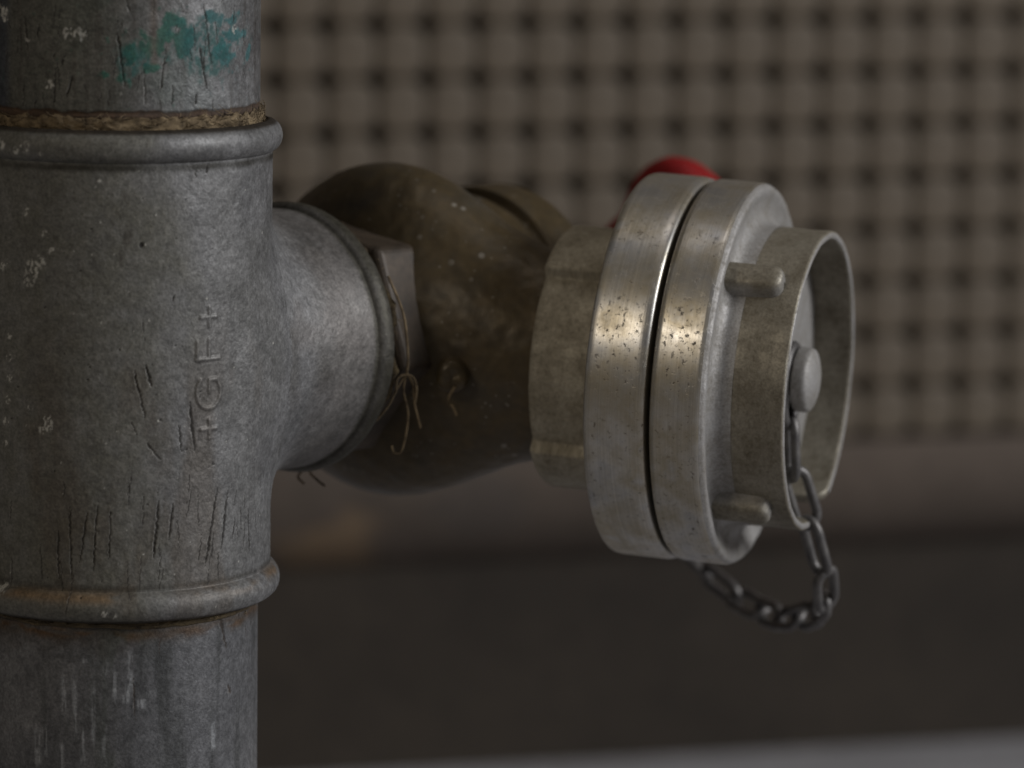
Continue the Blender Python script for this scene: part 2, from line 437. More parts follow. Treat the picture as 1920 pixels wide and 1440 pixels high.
def base_colour(u, z, s):
    """galvanised skin: u, z in mm"""
    a = fbm(u * .03, z * .03, s, 5); b = fbm(u * .12, z * .12, s + 40, 4); f = fbm(u * .8, z * .8, s + 80, 3)
    v = .172 * (1 + .75 * (a - .5) + .65 * (b - .5) + .40 * (f - .5))
    c = np.stack([v * 1.0, v * .995, v * 1.0], -1)
    ol = ss(.50, .72, fbm(u * .022 + 9, z * .018, s + 7, 4)) * .55
    return c, ol

def finish(name, X, Y, Z, NX, NY, NZ, h, c, rough, faces, keep=None):
    P = np.stack([X + NX * h * .001, Y + NY * h * .001, Z + NZ * h * .001], -1).reshape(-1, 3)
    wear = np.concatenate([np.clip(c, .003, 1).reshape(-1, 3), np.clip(rough, .2, 1).reshape(-1, 1)], -1)
    if keep is not None:
        faces = faces[keep[faces].all(1)]
        used = np.unique(faces); mp = np.full(len(P), -1); mp[used] = np.arange(len(used)); faces = mp[faces]; P = P[used]; wear = wear[used]
    me = mesh_np(name, P, faces); add_attr(me, 'wear', wear, 'FLOAT_COLOR'); return me

def letters(u, z):
    """raised lettering + G F + reading upwards; u, z mm; returns 0..1"""
    out = np.zeros_like(u); cu = 34.6                     # centre line
    segs = []
    def plus(zc, s=2.9): segs.extend([(cu - s, zc, cu + s, zc), (cu + .2, zc - s, cu + .2, zc + s)])
    plus(-16.2); plus(18.0)
    segs.extend([(cu - 4.4, 5.2, cu + 4.2, 5.2), (cu - 4.2, 5.2, cu - 4.2, 10.6), (cu + .1, 5.2, cu + .1, 11.2)])
    g = []                                                # G turned a quarter to the left
    for k in range(21):
        a = R(40 + 280 * k / 20); gx, gy = 5.0 * math.cos(a), 4.4 * math.sin(a)
        g.append((cu - gy, -5.0 + gx))
    for a, b in zip(g[:-1], g[1:]): segs.append((*a, *b))
    segs.extend([(*g[-1], cu + .2, -1.2), (cu + .2, -1.2, cu + .2, -5.0)])
    mk = (np.abs(u - cu) < 8) & (z > -22) & (z < 24); uu, zz = u[mk], z[mk]; best = np.full(uu.shape, 9.)
    for s in segs: best = np.minimum(best, seg_dist(uu, zz, s)[0])
    out[mk] = 1 - ss(.25, .85, best); return out

TEE_S = [(12.0, 3.7, 16.2, -11.4, 1.2), (16.4, 4.5, 18.5, -2.1, 2), (33.0, -6.8, 35.2, -22.5, 2), (28.7, -13.6, 29.8, -22.6, 1.4), (39.8, 63.9, 40.3, 61.5, 1.6), (35.3, 62.5, 35.6, 60.1, 1.2), (-15.4, -46.4, -15.1, -61.2, 1.1), (-11.0, -38.8, -10.1, -60.9, 1.1), (-4.5, -40.2, -7.1, -55.8, 0.9), (-0.7, -36.9, -2.3, -58.2, 1), (3.9, -40.1, 3.3, -54.8, 0.8), (21.3, -36.4, 19.4, -54.3, 1.8), (26.5, -38.3, 25.1, -49.2, 1.4), (45.4, -34.9, 39.9, -58.4, 1.7), (50.7, -36.3, 47.3, -54.2, 2.2), (54.3, -45.1, 53.1, -51.6, 1), (58.0, -42.2, 58.1, -49.7, 1.2), (62.5, -42.8, 63.9, -58.1, 1.6), (67.8, -41.9, 68.8, -52.1, 1), (11.4, -12.5, 13.2, -16.5, 0.8), (16.8, -19.1, 21.7, -24.5, 1.2), (15.4, 18.2, 16.2, 11.7, 0.5), (27.2, 25.4, 26.6, 23.5, 1), (15.8, -35.4, 15.5, -45.2, 0.6), (43.4, -48.8, 42.5, -57.0, 1)]
TEE_W = [(0.1, 59.9, 3.2, 1), (-24.8, 32.6, 12, 0), (-22.0, 35.2, 8, 0), (-26.4, 29.3, 9, 0), (-19.4, -13.2, 8, 0), (-18.6, -14.7, 7, 0), (-21.2, -15.7, 6, 0), (20.9, -12.7, 2, 1), (-35.4, 11.7, 4, 0), (-35.7, 5.1, 5, 0), (-35.5, -1.3, 5, 0), (-36.4, -7.9, 5, 0), (-37.2, -14.6, 6, 0), (-26.4, -9.6, 4, 0), (-27.4, -15.3, 3, 0), (-37.8, -21.2, 4, 0), (-38.7, 32.5, 5, 0), (-19.8, 43.3, 5, 0), (-17.7, 38.6, 5, 0), (-27.8, 49.7, 6, 0), (0.7, 17.4, 1.5, 1), (-4.2, 0.1, -2, 1), (44.5, -13.6, 1, 1), (40.2, 23.6, 2, 1), (14.9, 40.7, -5, 1), (16.2, 40.8, 2, 1), (-30, 68.5, 6, 0), (-26, 69.5, 7, 0), (-36, 70, 8, 0), (-20, 67.5, 3, 0), (2, -71, 4, 0), (5, -71.5, 4, 0), (-38, -66, 8, 0)]
UP_S = [(-17.9, 97.1, -19.3, 95.5, 1), (-24.8, 105.6, -25.5, 101.3, 1), (-31.5, 107.7, -30.0, 97.5, 1.5), (6.5, 103.8, 9.5, 87.3, 1.6), (42.1, 111.5, 46.0, 93.0, 1.3), (39.7, 99.6, 43.6, 86.7, 1.5), (25.1, 96.7, 23.0, 86.1, 1.2), (28.4, 87.9, 28.0, 81.9, 1), (-11.0, 90.2, -13.2, 84.2, 1.2), (-17.7, 92.4, -18.5, 81.2, 1), (16.7, 92.8, 17.1, 81.7, 1), (3.4, 86.4, 3.0, 81.7, 0.8), (66.5, 96.3, 68.5, 83.2, 0.9), (62.4, 83.5, 63.3, 81.5, 0.8), (10.1, 113.3, 11.0, 109.4, 1), (59.2, 111.0, 58.5, 106.2, 1.2), (-31.9, 87.1, -32.2, 80.7, 1), (-26.6, 83.3, -26.9, 80.5, 0.8), (0.4, 85.6, -0.4, 83.2, 0.8), (38.5, 84.8, 37.8, 81.8, 1.6), (-14.2, 97.2, -15.3, 93.2, 0.7)]
UP_W = [(-42.9, 109.2, 9), (-41.7, 106.6, 5), (-12.0, 103.2, 9), (-6.8, 103.3, 5), (-20.2, 87.5, 7), (-30.0, 100.7, 3), (59.2, 103.8, 6), (8.1, 85.7, 2), (-8, 104, 4)]
UP_GREEN = [(29.5, 106.9, 34, 18), (32.9, 100.5, 26, 34), (25.1, 103.8, 20, 30), (59.2, 103.0, 40, 30), (52.6, 97.6, 40, 25), (17.7, 99.9, 34, 26), (11.6, 97.5, 26, 22), (7.5, 89.6, 16, 18), (0.4, 91.1, 14, 12), (46.7, 108.2, 30, 12), (69.8, 96.1, 16, 22), (19.8, 92.8, 20, 14)]
LOW_S = [(51.6, -76.2, 55.6, -86.8, 3.2), (56.7, -98.5, 58.2, -101.6, 3), (69.8, -81.4, 71.0, -85.8, 1.2), (12.5, -92.2, 13.0, -104.7, 0.8), (23.2, -81.0, 23.2, -86.0, 0.5)]
LOW_W = [(-6.3, -87.2, 8, 5), (1.1, -89.6, 6, 16), (-3.1, -103.8, 3, 60), (-10.6, -102.4, 6, 60), (-26.9, -115.3, 10, 40), (-23.2, -113.3, 6, 30), (11.5, -90.5, 5, 40), (5.2, -94.5, 5, 30), (9.4, -98.8, 8, 10), (10.5, -97.1, 5, 20), (-15.0, -97.6, 6, 40), (-7.4, -113.9, 4, 40), (1.0, -113.7, 4, 25), (15.7, -100.6, 10, 10), (47.9, -113.7, 6, 30), (-16.2, -117.8, 5, 30)]

# ---- tee barrel
def build_tee():
    th = dense_angles(-80, 106, .36)
    prof = [(.0449, -.0738), (.0470, -.0745)]
    def bead(zc, sgn):
        o = []
        for k in range(25):
            a = math.pi * k / 24 - math.pi / 2
            r_ = R_T - .0015 + .0046 * math.cos(a)
            o.append((max(r_, R_T) if a * sgn < 0 else r_, zc + .0050 * math.sin(a)))
        return o
    prof += bead(-.0698, -1) + [(R_T, -.0640), (R_T, -.0632)]
    nz_body = int(.1264 / .00034)
    prof += [(R_T, -.0632 + .1264 * k / nz_body) for k in range(1, nz_body)]
    prof += [(R_T, .0632), (R_T, .0640)] + bead(.0698, 1) + [(.0470, .0745), (.0449, .0738)]
    prof = np.array(prof); n = len(prof)
    tg = np.gradient(prof, axis=0); tg /= np.linalg.norm(tg, axis=1)[:, None]; nr, nz = tg[:, 1], -tg[:, 0]
    T, K = np.meshgrid(th, np.arange(n), indexing='ij'); rr = prof[K, 0].copy(); zz = prof[K, 1]
    sx, sy = np.sin(T), -np.cos(T)
    body = np.abs(zz) < .0625
    lo = np.full(rr.shape, R_T - .0005); hi = np.full(rr.shape, R_T + .03)
    for _ in range(22):
        mid = (lo + hi) / 2; ins = f_tee(mid * sx, mid * sy, zz) < 0; lo = np.where(ins, mid, lo); hi = np.where(ins, hi, mid)
    fade = 1 - ss(.058, .0645, np.abs(zz))
    rr = np.where(body, np.maximum(rr, R_T + (lo - R_T) * fade), rr)
    X, Y = rr * sx, rr * sy
    u = T * R_T * 1000; z = zz * 1000; u = np.where(T > math.pi * 1.2, u - 2 * math.pi * R_T * 1000, u)
    c, ol = base_colour(u, z, 3)
    rough = .56 + .10 * (fbm(u * .1, z * .1, 5, 3) - .5)
    h = (fbm(u * .9, z * .9, 21, 3) - .5) * .16 + (fbm(u * .10, z * .10, 22, 3) - .5) * .35
    left = 1 - ss(10, 30, u + (fbm(u * .05, z * .05, 31) - .5) * 26)
    olive = np.array([.118, .113, .090])
    c = lerp(c, olive, (np.clip(left * .75 + ol * .4, 0, .85))[..., None] * (.6 + .6 * fbm(u * .2, z * .2, 12, 4))[..., None])
    # grime along the foot of each bead, rust dust on the lower bead
    gr = np.maximum(np.exp(-((z - 63.6) / 1.1) ** 2), np.exp(-((z + 63.8) / .9) ** 2) * .7) * (.35 + .9 * fbm(u * .12, z * .3, 61, 3))
    c = lerp(c, np.array([.030, .027, .020]), np.clip(gr, 0, .9)[..., None])
    ru = np.exp(-((z + 66.4) / 1.7) ** 2) * ss(.40, .62, fbm(u * .05, z * .15, 71, 4)) * .75
    c = lerp(c, np.array([.17, .105, .050]), ru[..., None])
    end = ss(73.2, 74.2, np.abs(z)); c = lerp(c, np.array([.025, .018, .011]), (end * .9)[..., None])
    brst = ss(.56, .70, fbm(u * .06, z * .022, 77, 4)) * (1 - ss(-20, 30, z)) * .45
    c = lerp(c, np.array([.085, .065, .045]), brst[..., None])
    rub = ss(.58, .70, fbm(u * .25, z * .08, 79, 3)) * (np.abs(u - 12) < 6) * (z > 34) * (z < 60) * .5    # vertical smear
    c = lerp(c, np.array([.06, .052, .042]), rub[..., None])
    rough = lerp(rough, .72, left * .6)
    scratches(T, z, R_T, TEE_S, h, c, rough); specks(T, z, R_T, TEE_W, h, c, rough)
    rs = np.random.RandomState(4)
    specks(T, z, R_T, [(rs.uniform(-60, 80), rs.uniform(-72, 72), rs.uniform(.8, 1.6), 1) for _ in range(60)], h, c, rough)
    specks(T, z, R_T, [(rs.uniform(-60, 80), rs.uniform(-72, 62), -rs.uniform(.8, 1.8), 1) for _ in range(70)], h, c, rough)
    sc2 = []
    for _ in range(26):
        a = rs.uniform(-50, 75); z0 = rs.uniform(-60, -28); sc2.append((a, z0, a + rs.uniform(-2, 1), z0 - rs.uniform(3, 12), rs.uniform(.3, .7)))
    scratches(T, z, R_T, sc2, h, c, rough, depth=.12)
    L = letters(u, z); h += .45 * L * (.75 + .5 * fbm(u * .7, z * .7, 99, 2)); c = c * (1 + .10 * L[..., None])
    db, t = d_branch(X, Y, zz); keep = ~((db < R_BR + .0055) & (t > .0335)).ravel()
    NX, NY, NZ = nr[K] * sx, nr[K] * sy, nz[K]
    return finish('tee', X, Y, zz, NX, NY, NZ, h, c, rough, grid_faces(len(th), n), keep)
tee = obj('tee_fitting', build_tee(), M['riser'], riser, FP, label='grey cast iron tee with raised letters +GF+')

def build_branch():
    ph = np.radians(np.arange(0, 360.1, .55)); ts = list(np.arange(.018, .0735, .0005))
    prof = [(R_BR, t) for t in ts] + [(R_BR + .0001, .0742)]
    for k in range(21):
        a = math.pi * k / 20 - math.pi / 2; prof.append((max(R_BR, R_BR - .0013 + .0033 * math.cos(a)) if a < 0 else R_BR - .0013 + .0033 * math.cos(a), .0786 + .0040 * math.sin(a)))
    prof += [(.0395, .0828), (.0345, .0824)]
    prof = np.array(prof); n = len(prof)
    T, K = np.meshgrid(ph, np.arange(n), indexing='ij'); rr = prof[K, 0].copy(); tt = prof[K, 1]
    bx = np.array(bl.to_3x3().col[0]); by = np.array(bl.to_3x3().col[1])
    cx, cy = -np.sin(T), np.cos(T)
    def pos(r_): return [r_ * (cx * bx[i] + cy * by[i]) + tt * b_ax[i] for i in range(3)]
    lo = np.full(rr.shape, R_BR - .0005); hi = np.full(rr.shape, R_BR + .03)
    for _ in range(22):
        mid = (lo + hi) / 2; ins = f_tee(*pos(mid)) < 0; lo = np.where(ins, mid, lo); hi = np.where(ins, hi, mid)
    body = tt < .0740
    rr = np.where(body, np.maximum(rr, lo), rr)
    rlim = rr.copy()
    u = T * R_BR * 1000; z = tt * 1000
    c, ol = base_colour(u, z + 200, 11)
    c = c * lerp(np.array([1., 1., 1.]), np.array([.92, .88, .83]), ss(38, 64, z + (fbm(u * .1, z * .1, 45, 3) - .5) * 14)[..., None])
    rough = .55 + .08 * (fbm(u * .1, z * .1, 5, 3) - .5)
    h = (fbm(u * .9, z * .9, 121, 3) - .5) * .14 + (fbm(u * .10, z * .10, 122, 3) - .5) * .3
    pinkish = ss(.48, .7, fbm(u * .05, z * .05, 33, 3)) * .5
    c = lerp(c, np.array([.18, .165, .155]), pinkish[..., None])
    gr = np.exp(-((z - 74.6) / 1.3) ** 2) * .85 + ss(75, 77.5, z) * (.62 + .5 * fbm(u * .15, z * .3, 44, 3))
    c = lerp(c, np.array([.050, .046, .032]), np.clip(gr, 0, .92)[..., None])
    under = ss(.5, .7, fbm(u * .03, z * .06, 43, 3)) * .35
    c = lerp(c, np.array([.07, .062, .05]), under[..., None])
    keep = ((rlim < R_BR + .0064) & (tt > .0325)).ravel()
    X, Y, Z = rr * cx, rr * cy, tt
    return finish('branch', X, Y, Z, cx, cy, 0 * cx, h, c, rough, grid_faces(len(ph), n)[:, ::-1], keep)
obj('branch_socket', build_branch(), M['riser'], tee, FB)

# ---- the two lengths of pipe
def build_pipe(z_dense, z_far, which):
    th = dense_angles(-82, 108, .42)
    zs = np.concatenate([np.arange(z_dense[0], z_dense[1], .00036), np.linspace(z_dense[1], z_far, 14)]) if z_far > z_dense[1] else \
         np.concatenate([np.linspace(z_far, z_dense[0], 14)[:-1], np.arange(z_dense[0], z_dense[1], .00036)])
    T, Zz = np.meshgrid(th, zs, indexing='ij'); sx, sy = np.sin(T), -np.cos(T); z = Zz * 1000
    u = T * R_P * 1000; u = np.where(T > math.pi * 1.2, u - 2 * math.pi * R_P * 1000, u)
    c, ol = base_colour(u, z, 60 if which == 'up' else 90)
    rough = .50 + .12 * (fbm(u * .1, z * .05, 15, 3) - .5); h = (fbm(u * .5, z * .5, 201, 3) - .5) * .07
    if which == 'up':
        ol2 = (1 - ss(0, 34, u + (fbm(u * .06, z * .05, 35) - .5) * 22)) * .8 + ol * .3
        c = lerp(c, np.array([.105, .102, .082]), np.clip(ol2, 0, .8)[..., None])
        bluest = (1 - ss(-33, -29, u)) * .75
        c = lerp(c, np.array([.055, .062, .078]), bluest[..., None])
        st = ss(.55, .75, fbm(u * .5, z * .03, 37, 3)) * .35; c = lerp(c, np.array([.07, .06, .05]), st[..., None])
        g = np.zeros_like(u)
        for (a, zz_, sx_, sz_) in UP_GREEN:
            g = np.maximum(g, np.exp(-(((u - R(a) * 44.45) / (sx_ / 6 * .95)) ** 2 + ((z - zz_) / (sz_ / 6 * .95)) ** 2)))
        nz = fbm(u * .45, z * .45, 301, 5); g = ss(.30, .55, g * .80 + (nz - .5) * 1.3); rough = lerp(rough, .76, g)
        hue = ss(22, 30, u)[..., None]
        gc = lerp(np.array([.010, .085, .058]), np.array([.020, .105, .110]), hue) * (.7 + .6 * fbm(u * .6, z * .6, 302, 3))[..., None]
        c = lerp(c, gc, (g * .80)[..., None]); h += g * .06
        wash = np.exp(-(((u - 34) / 17) ** 2 + ((z - 100) / 10) ** 2)); wash = np.maximum(wash, np.exp(-(((u - 10) / 7) ** 2 + ((z - 96) / 7) ** 2)))
        wash = ss(.30, .75, wash + (fbm(u * .25, z * .25, 311, 5) - .5) * 1.1) * (.35 + .65 * ss(.4, .6, fbm(u * .9, z * .7, 312, 3)))
        c = lerp(c, np.array([.014, .094, .088]), (wash * .72)[..., None]); rough = lerp(rough, .74, wash)
        gf = 0.22 * ss(.45, .7, fbm(u * .09, z * .09, 303, 3)) * np.exp(-((u - 14) / 26) ** 2); c = lerp(c, np.array([.04, .085, .06]), gf[..., None])
        # rusty cut threads just above the tee
        zr = 80.2 + (fbm(u * .25, u * 0, 305, 3) - .5) * 1.6 - .004 * 0
        ru = 1 - ss(-.25, .25, z - zr)
        rc = lerp(np.array([.075, .038, .018]), np.array([.030, .018, .010]), fbm(u * .3, z * 1.6, 306, 3)[..., None])
        c = lerp(c, rc, (ru * .9)[..., None]); h -= ru * .25; h += ru * .2 * np.sin(z * 2.9)
        rough = lerp(rough, .85, ru)
        brown = np.exp(-(((u - R(20.5) * 44.45) / 1.2) ** 2)) * (z > 94) * .6; c = lerp(c, np.array([.13, .10, .08]), brown[..., None])
        scratches(T, z, R_P, UP_S, h, c, rough, depth=.25); specks(T, z, R_P, UP_W, h, c, rough)
        scratches(T, z, R_P, [(-8.2, 105.2, -7.2, 100.5, .9)], h, c, rough, dark=(.4, .4, .38), depth=.05)
        rs = np.random.RandomState(9); sc2 = []
        for _ in range(46):
            a = rs.uniform(-60, 80); z0 = rs.uniform(82, 118); sc2.append((a, z0, a + rs.uniform(-2, 2.), z0 - rs.uniform(2, 10), rs.uniform(.2, .6)))
        scratches(T, z, R_P, sc2, h, c, rough, depth=.1)
    else:
        br = (1 - ss(4, 12, -74 - z + (fbm(u * .08, z * .08, 36) - .5) * 12)) * .75
        c = lerp(c, np.array([.075, .058, .042]), br[..., None])
        ru = np.exp(-((z + 79 + (fbm(u * .1, u * 0, 41) - .5) * 4) / 1.6) ** 2) * ss(.42, .62, fbm(u * .10, z * .3, 42, 3)) * .8
        c = lerp(c, np.array([.12, .066, .028]), ru[..., None])
        bluest = ss(.42, .62, fbm(u * .03, z * .02, 38, 3)) * (1 - br) * .65; c = lerp(c, np.array([.125, .127, .134]), bluest[..., None])
        dk = ss(.52, .72, fbm(u * .16, z * .012, 48, 4)) * .55 * (1 - br); c = lerp(c, np.array([.045, .047, .044]), dk[..., None])
        for k, (a, zz_, sw, sl) in enumerate(LOW_W):
            m = np.exp(-(((u - R(a) * 44.45) / (sw / 6 * .6 + .25)) ** 2)) * (1 - ss(.6, 1.1, np.abs(z - zz_) / (sl / 6)))
            m = m * ss(.30, .55, fbm(u * 1.8, z * .16, 500 + k, 4)); c = lerp(c, np.array([.36, .37, .38]), (m * .85)[..., None])
        gs = np.exp(-((u - 6) / 9) ** 2) * ss(.5, .7, fbm(u * .3, z * .04, 53, 3)) * .4; c = lerp(c, np.array([.05, .062, .042]), gs[..., None])
        scratches(T, z, R_P, LOW_S, h, c, rough, depth=.3, dark=(.03, .02, .013))
    X, Y = (R_P) * sx, (R_P) * sy
    return finish('pipe', X, Y, Zz, sx, sy, 0 * sx, h, c, rough, grid_faces(len(th), len(zs)))
obj('upper_pipe', build_pipe((.0730, .1200), .62, 'up'), M['riser'], riser, FP, label='upper pipe length with flaking green paint')
obj('lower_pipe', build_pipe((-.1290, -.0730), -.4273, 'low'), M['riser'], riser, FP, label='lower pipe length with pale vertical streaks')

# ---- hemp packing where pipes screw into the tee
def hemp_ring(name, frame, r0, r1, t0, t1, seed, mat, parent, nf, flen):
    n = 420; k = 16; ph = np.linspace(0, 2 * math.pi, n + 1); s = np.linspace(0, 1, k)
    Pn, S = np.meshgrid(ph, s, indexing='ij'); uu = Pn * r0 * 1000
    nz = fbm(uu * .55, S * 5, seed, 4); lo = fbm(uu * .10, S * 0, seed + 1, 3)
    rr = r0 + (r1 - r0) * np.sin(S * math.pi) ** .7 * (.35 + 1.1 * lo) + (nz - .5) * .0013 * np.sin(S * math.pi)
    tt = t0 + (t1 - t0) * S + (lo - .5) * .0012 + (fbm(uu * .45, S * 0, seed + 2, 4) - .5) * .0030 * S
    v = np.stack([-rr * np.sin(Pn), rr * np.cos(Pn), tt], -1)
    me = mesh_np(name, v.reshape(-1, 3), grid_faces(n + 1, k))
    o = obj(name, me, mat, parent, frame)
    rs = np.random.RandomState(seed); parts = []
    for _ in range(nf):
        a = rs.uniform(0, 2 * math.pi); L = rs.uniform(.3, 1) * flen; t = rs.uniform(t0, t1); d = rs.uniform(-1, 1)
        cl = rs.uniform(-.3, .5); pts = []
        for q in range(6):
            f = q / 5; aa = a + d * L * f / r0; r_ = r0 + (r1 - r0) * .9 + .0008 * math.sin(f * 3) + rs.uniform(-.0001, .0002)
            pts.append((-r_ * math.sin(aa), r_ * math.cos(aa), t + cl * L * f * f + rs.uniform(-.0002, .0002)))
        parts.append(sweep_me('', pts, [.00011] * 5 + [.00004], 4))
    v, f = join_vf(parts); obj('loose_fibres', mesh_np('loose_fibres', v, f), M['hemp'], o, frame, kind='stuff')
    return o
FPy = FP @ Matrix.Rotation(0, 4, 'Z')
hemp_ring('hemp_packing', FP, .0446, .0453, .0733, .0785, 5, M['hemp'], riser, 520, .009)
hemp_ring('hemp_packing', FP, .0446, .0461, -.0770, -.0735, 15, M['hempdark'], riser, 90, .004)

# ================================================================== valve
valve = thing('hydrant_valve', 'tarnished brass angle valve screwed into the tee, red handwheel behind, hose coupling on its outlet', 'valve', BC)
# globe body with its outlet neck, swept round the outlet axis
def build_body():
    off = np.array((FO.inverted() @ BC.to_4d()).to_3d())
    Rg, Rn, flat = .0564, .0340, .031 / .0564; off = off - np.array([0, .0014, .003])
    bax = np.array(FO.to_3x3().inverted() @ BR)
    ts = np.concatenate([-.0470 + .0470 * (1 - np.cos(np.linspace(0, math.pi / 2, 40))), np.linspace(.001, .066, 60)])
    ph = np.radians(np.arange(0, 360.1, 1.5)); T, Z = np.meshgrid(ph, ts, indexing='ij'); cx, cy = -np.sin(T), np.cos(T)
    def fn(r_):
        x, y = r_ * cx, r_ * cy
        dx, dy, dz = x - off[0], y - off[1], Z - off[2]; al = dx * bax[0] + dy * bax[1] + dz * bax[2]
        pr2 = dx * dx + dy * dy + dz * dz - al * al
        a = (np.sqrt(pr2 + (al / flat) ** 2) - Rg) * .8
        b = np.where(Z > 0, r_ - Rn, np.hypot(r_, Z) - Rn)
        return smin(a, b, .024)
    lo = np.zeros_like(T); hi = np.full(T.shape, .08)
    for _ in range(26):
        mid = (lo + hi) / 2; ins = fn(mid) < 0; lo = np.where(ins, mid, lo); hi = np.where(ins, hi, mid)
    h = (fbm(T * 12, Z * 300, 7, 3) - .5) * .0006
    rr = lo + h
    return mesh_np('body', np.stack([rr * cx, rr * cy, Z], -1).reshape(-1, 3), grid_faces(len(ph), len(ts)))
body = obj('body', build_body(), M['brass'], valve, FO)
# inlet: nipple and hexagon
obj('inlet_nipple', lathe_me('inlet_nipple', rounded([(.0315, .074), (.0315, .094), (.0315, .118)], 0), 96), M['brass'], valve, FB)
def hex_me(Rh, t0, t1, rot, ch=.0016, rin=.030):
    V = []; F = []
    rings = [(rin, t0), (Rh * .90, t0), (Rh, t0 + ch), (Rh, t1 - ch), (Rh * .9, t1), (rin, t1)]
    for (r_, t) in rings:
        for k in range(6):
            a = R(rot + 60 * k); V.append((-r_ * math.sin(a), r_ * math.cos(a), t))
    for i in range(len(rings) - 1):
        for k in range(6): F.append((i * 6 + k, i * 6 + (k + 1) % 6, (i + 1) * 6 + (k + 1) % 6, (i + 1) * 6 + k))
    me = mesh_np('hex', V, F, False); return me
hx = obj('inlet_hexagon', hex_me(.0405, .0905, .1115, 41), M['hexbrass'], valve, FB)
bv = hx.modifiers.new('b', 'BEVEL'); bv.width = .0020; bv.segments = 3
hr = hemp_ring('hemp_packing', FB, .0330, .0412, .0824, .0885, 25, M['hempdark'], valve, 70, .006)
# bonnet, stem and handwheel
FV = frame_of(BC, (math.cos(R(50)), math.sin(R(50)), math.tan(R(-.1))))
o = 0.0
obj('bonnet', lathe_me('bonnet', rounded([(.030, o + .010), (.0425, o + .018), (.0425, o + .034), (.0400, o + .035), (.0400, o + .039), (.0440, o + .040), (.0440, o + .056), (.030, o + .074), (.022, o + .086), (.020, o + .110), (.014, o + .114), (.014, o + .140), (.0, o + .140)], .0012), 96), M['brass'], valve, FV)
wheel_t = o + .164
hub = obj('handwheel', lathe_me('handwheel_hub', rounded([(.0, wheel_t - .016), (.012, wheel_t - .016), (.013, wheel_t + .008), (.008, wheel_t + .012), (.0, wheel_t + .012)], .002), 40), M['red'], valve, FV)
pts = []
for k in range(180):
    a = 2 * math.pi * k / 180; r_ = .0335 + .0036 * math.cos(5 * (a + .30)); pts.append((-r_ * math.sin(a), r_ * math.cos(a), wheel_t))
v, f = sweep_me('rim', pts, .0092, 16, True); obj('rim', mesh_np('rim', v, f), M['red'], hub, FV)
for k in range(5):
    a = 2 * math.pi * k / 5 - .30; p = [((-(.009 + q * .0067) * math.sin(a)), (.009 + q * .0067) * math.cos(a), wheel_t - .003 + .003 * q / 4) for q in range(5)]
    v, f = sweep_me('spoke', p, [.0048, .0042, .0038, .0042, .005], 10); obj('spoke', mesh_np('spoke', v, f), M['red'], hub, FV)
obj('stem', lathe_me('stem', [(.0, o + .10), (.006, o + .10), (.006, wheel_t + .017), (.0, wheel_t + .0175)], 24), M['brass'], valve, FV)
# drain boss on the globe
def surf_frame(t, phi, r_):
    p = FO @ Vector((-r_ * math.sin(phi), r_ * math.cos(phi), t)); nrm = FO.to_3x3() @ Vector((-math.sin(phi), math.cos(phi), .25))
    return frame_of(p, nrm)
FD = surf_frame(.034, R(94), .0415)
obj('drain_boss', lathe_me('drain_boss', rounded([(.0060, -.008), (.0056, .0005), (.0052, .0040), (.0036, .0052), (.0, .0052)], .0008), 24,
    wob=lambda P, r_, t: (r_ * (1 + .05 * np.sin(3 * P + 1)), t + .0004 * np.sin(2 * P) * (r_ < .006))), M['brass'], valve, FD)

# ---- hose coupling on the outlet (grooved nut with lugs + locking flange)
LUGS = [(-24, 40), (128, 168), (228, 268)]
def nut_wob(P, r_, t):
    d = np.degrees(P) % 360; m = np.zeros_like(r_)
    for a, b in LUGS:
        for off in (0, 360, -360): m = np.maximum(m, ss(a - 1.3, a + .5, d + off) * (1 - ss(b - .5, b + 1.3, d + off)))
    grow = m * .0042 * (r_ > .038); ax = fbm(P * 30, t * 900, 8, 3) - .5
    return r_ + grow + ax * .0005 * (r_ > .03), t
coup = obj('hose_coupling', lathe_me('coupling_nut', refine(rounded([(.0340, .0590), (.0385, .0590), (.0396, .0606), (.0396, .0840), (.0396, .0865)], [0, .001, .002, 0, 0]), .0012), 520, rref=.041, wob=nut_wob), M['grimy2'], valve, FO,
           label='dull aluminium coupling nut with cast lugs')
obj('locking_flange', lathe_me('locking_flange', refine(rounded([(.039, .0862), (.0612, .0850), (.0630, .0852), (.0635, .0870), (.0635, .1030), (.0626, .1052), (.0605, .1054), (.050, .1046), (.030, .1046)], [0, .001, .0012, .0014, .0016, .0012, .001, 0, 0]), .0014), 360), M['machined'], coup, FO,
    label='machined aluminium coupling flange with turning marks')
obj('gasket', lathe_me('gasket', [(.046, .1040), (.0555, .1040), (.0555, .1080), (.046, .1080)], 120), M['backing'], coup, FO)

# ================================================================== blind cap
cap = thing('blind_cap', 'aluminium blind cap with ring grip and riveted chain, closing the hose coupling', 'cap', FO @ Vector((0, 0, .1066)))
obj('flange', lathe_me('flange', refine(rounded([(.040, .1072), (.0610, .1068), (.0622, .1068), (.0632, .1082), (.0632, .1222), (.0628, .1232)], [0, .0006, .001, .0012, .0006, 0]), .0014), 360, uoff=1.37), M['machined'], cap, FO)
fp = rounded([(.0628, .1232), (.0618, .1247), (.0600, .1247), (.0565, .1232), (.0530, .1229), (.0498, .1252), (.04935, .1300)], [0, .001, .0015, .002, .003, .003, 0], 6)
def face_wob(P, r_, t):
    nz = fbm(P * 14, r_ * 500, 12, 3) - .5; return r_, t + nz * .0004 * ss(.0505, .054, r_)
obj('face', lathe_me('face', refine(fp, .0007), 360, wob=face_wob), M['cast'], cap, FO, label='pale bare cast face of the cap')
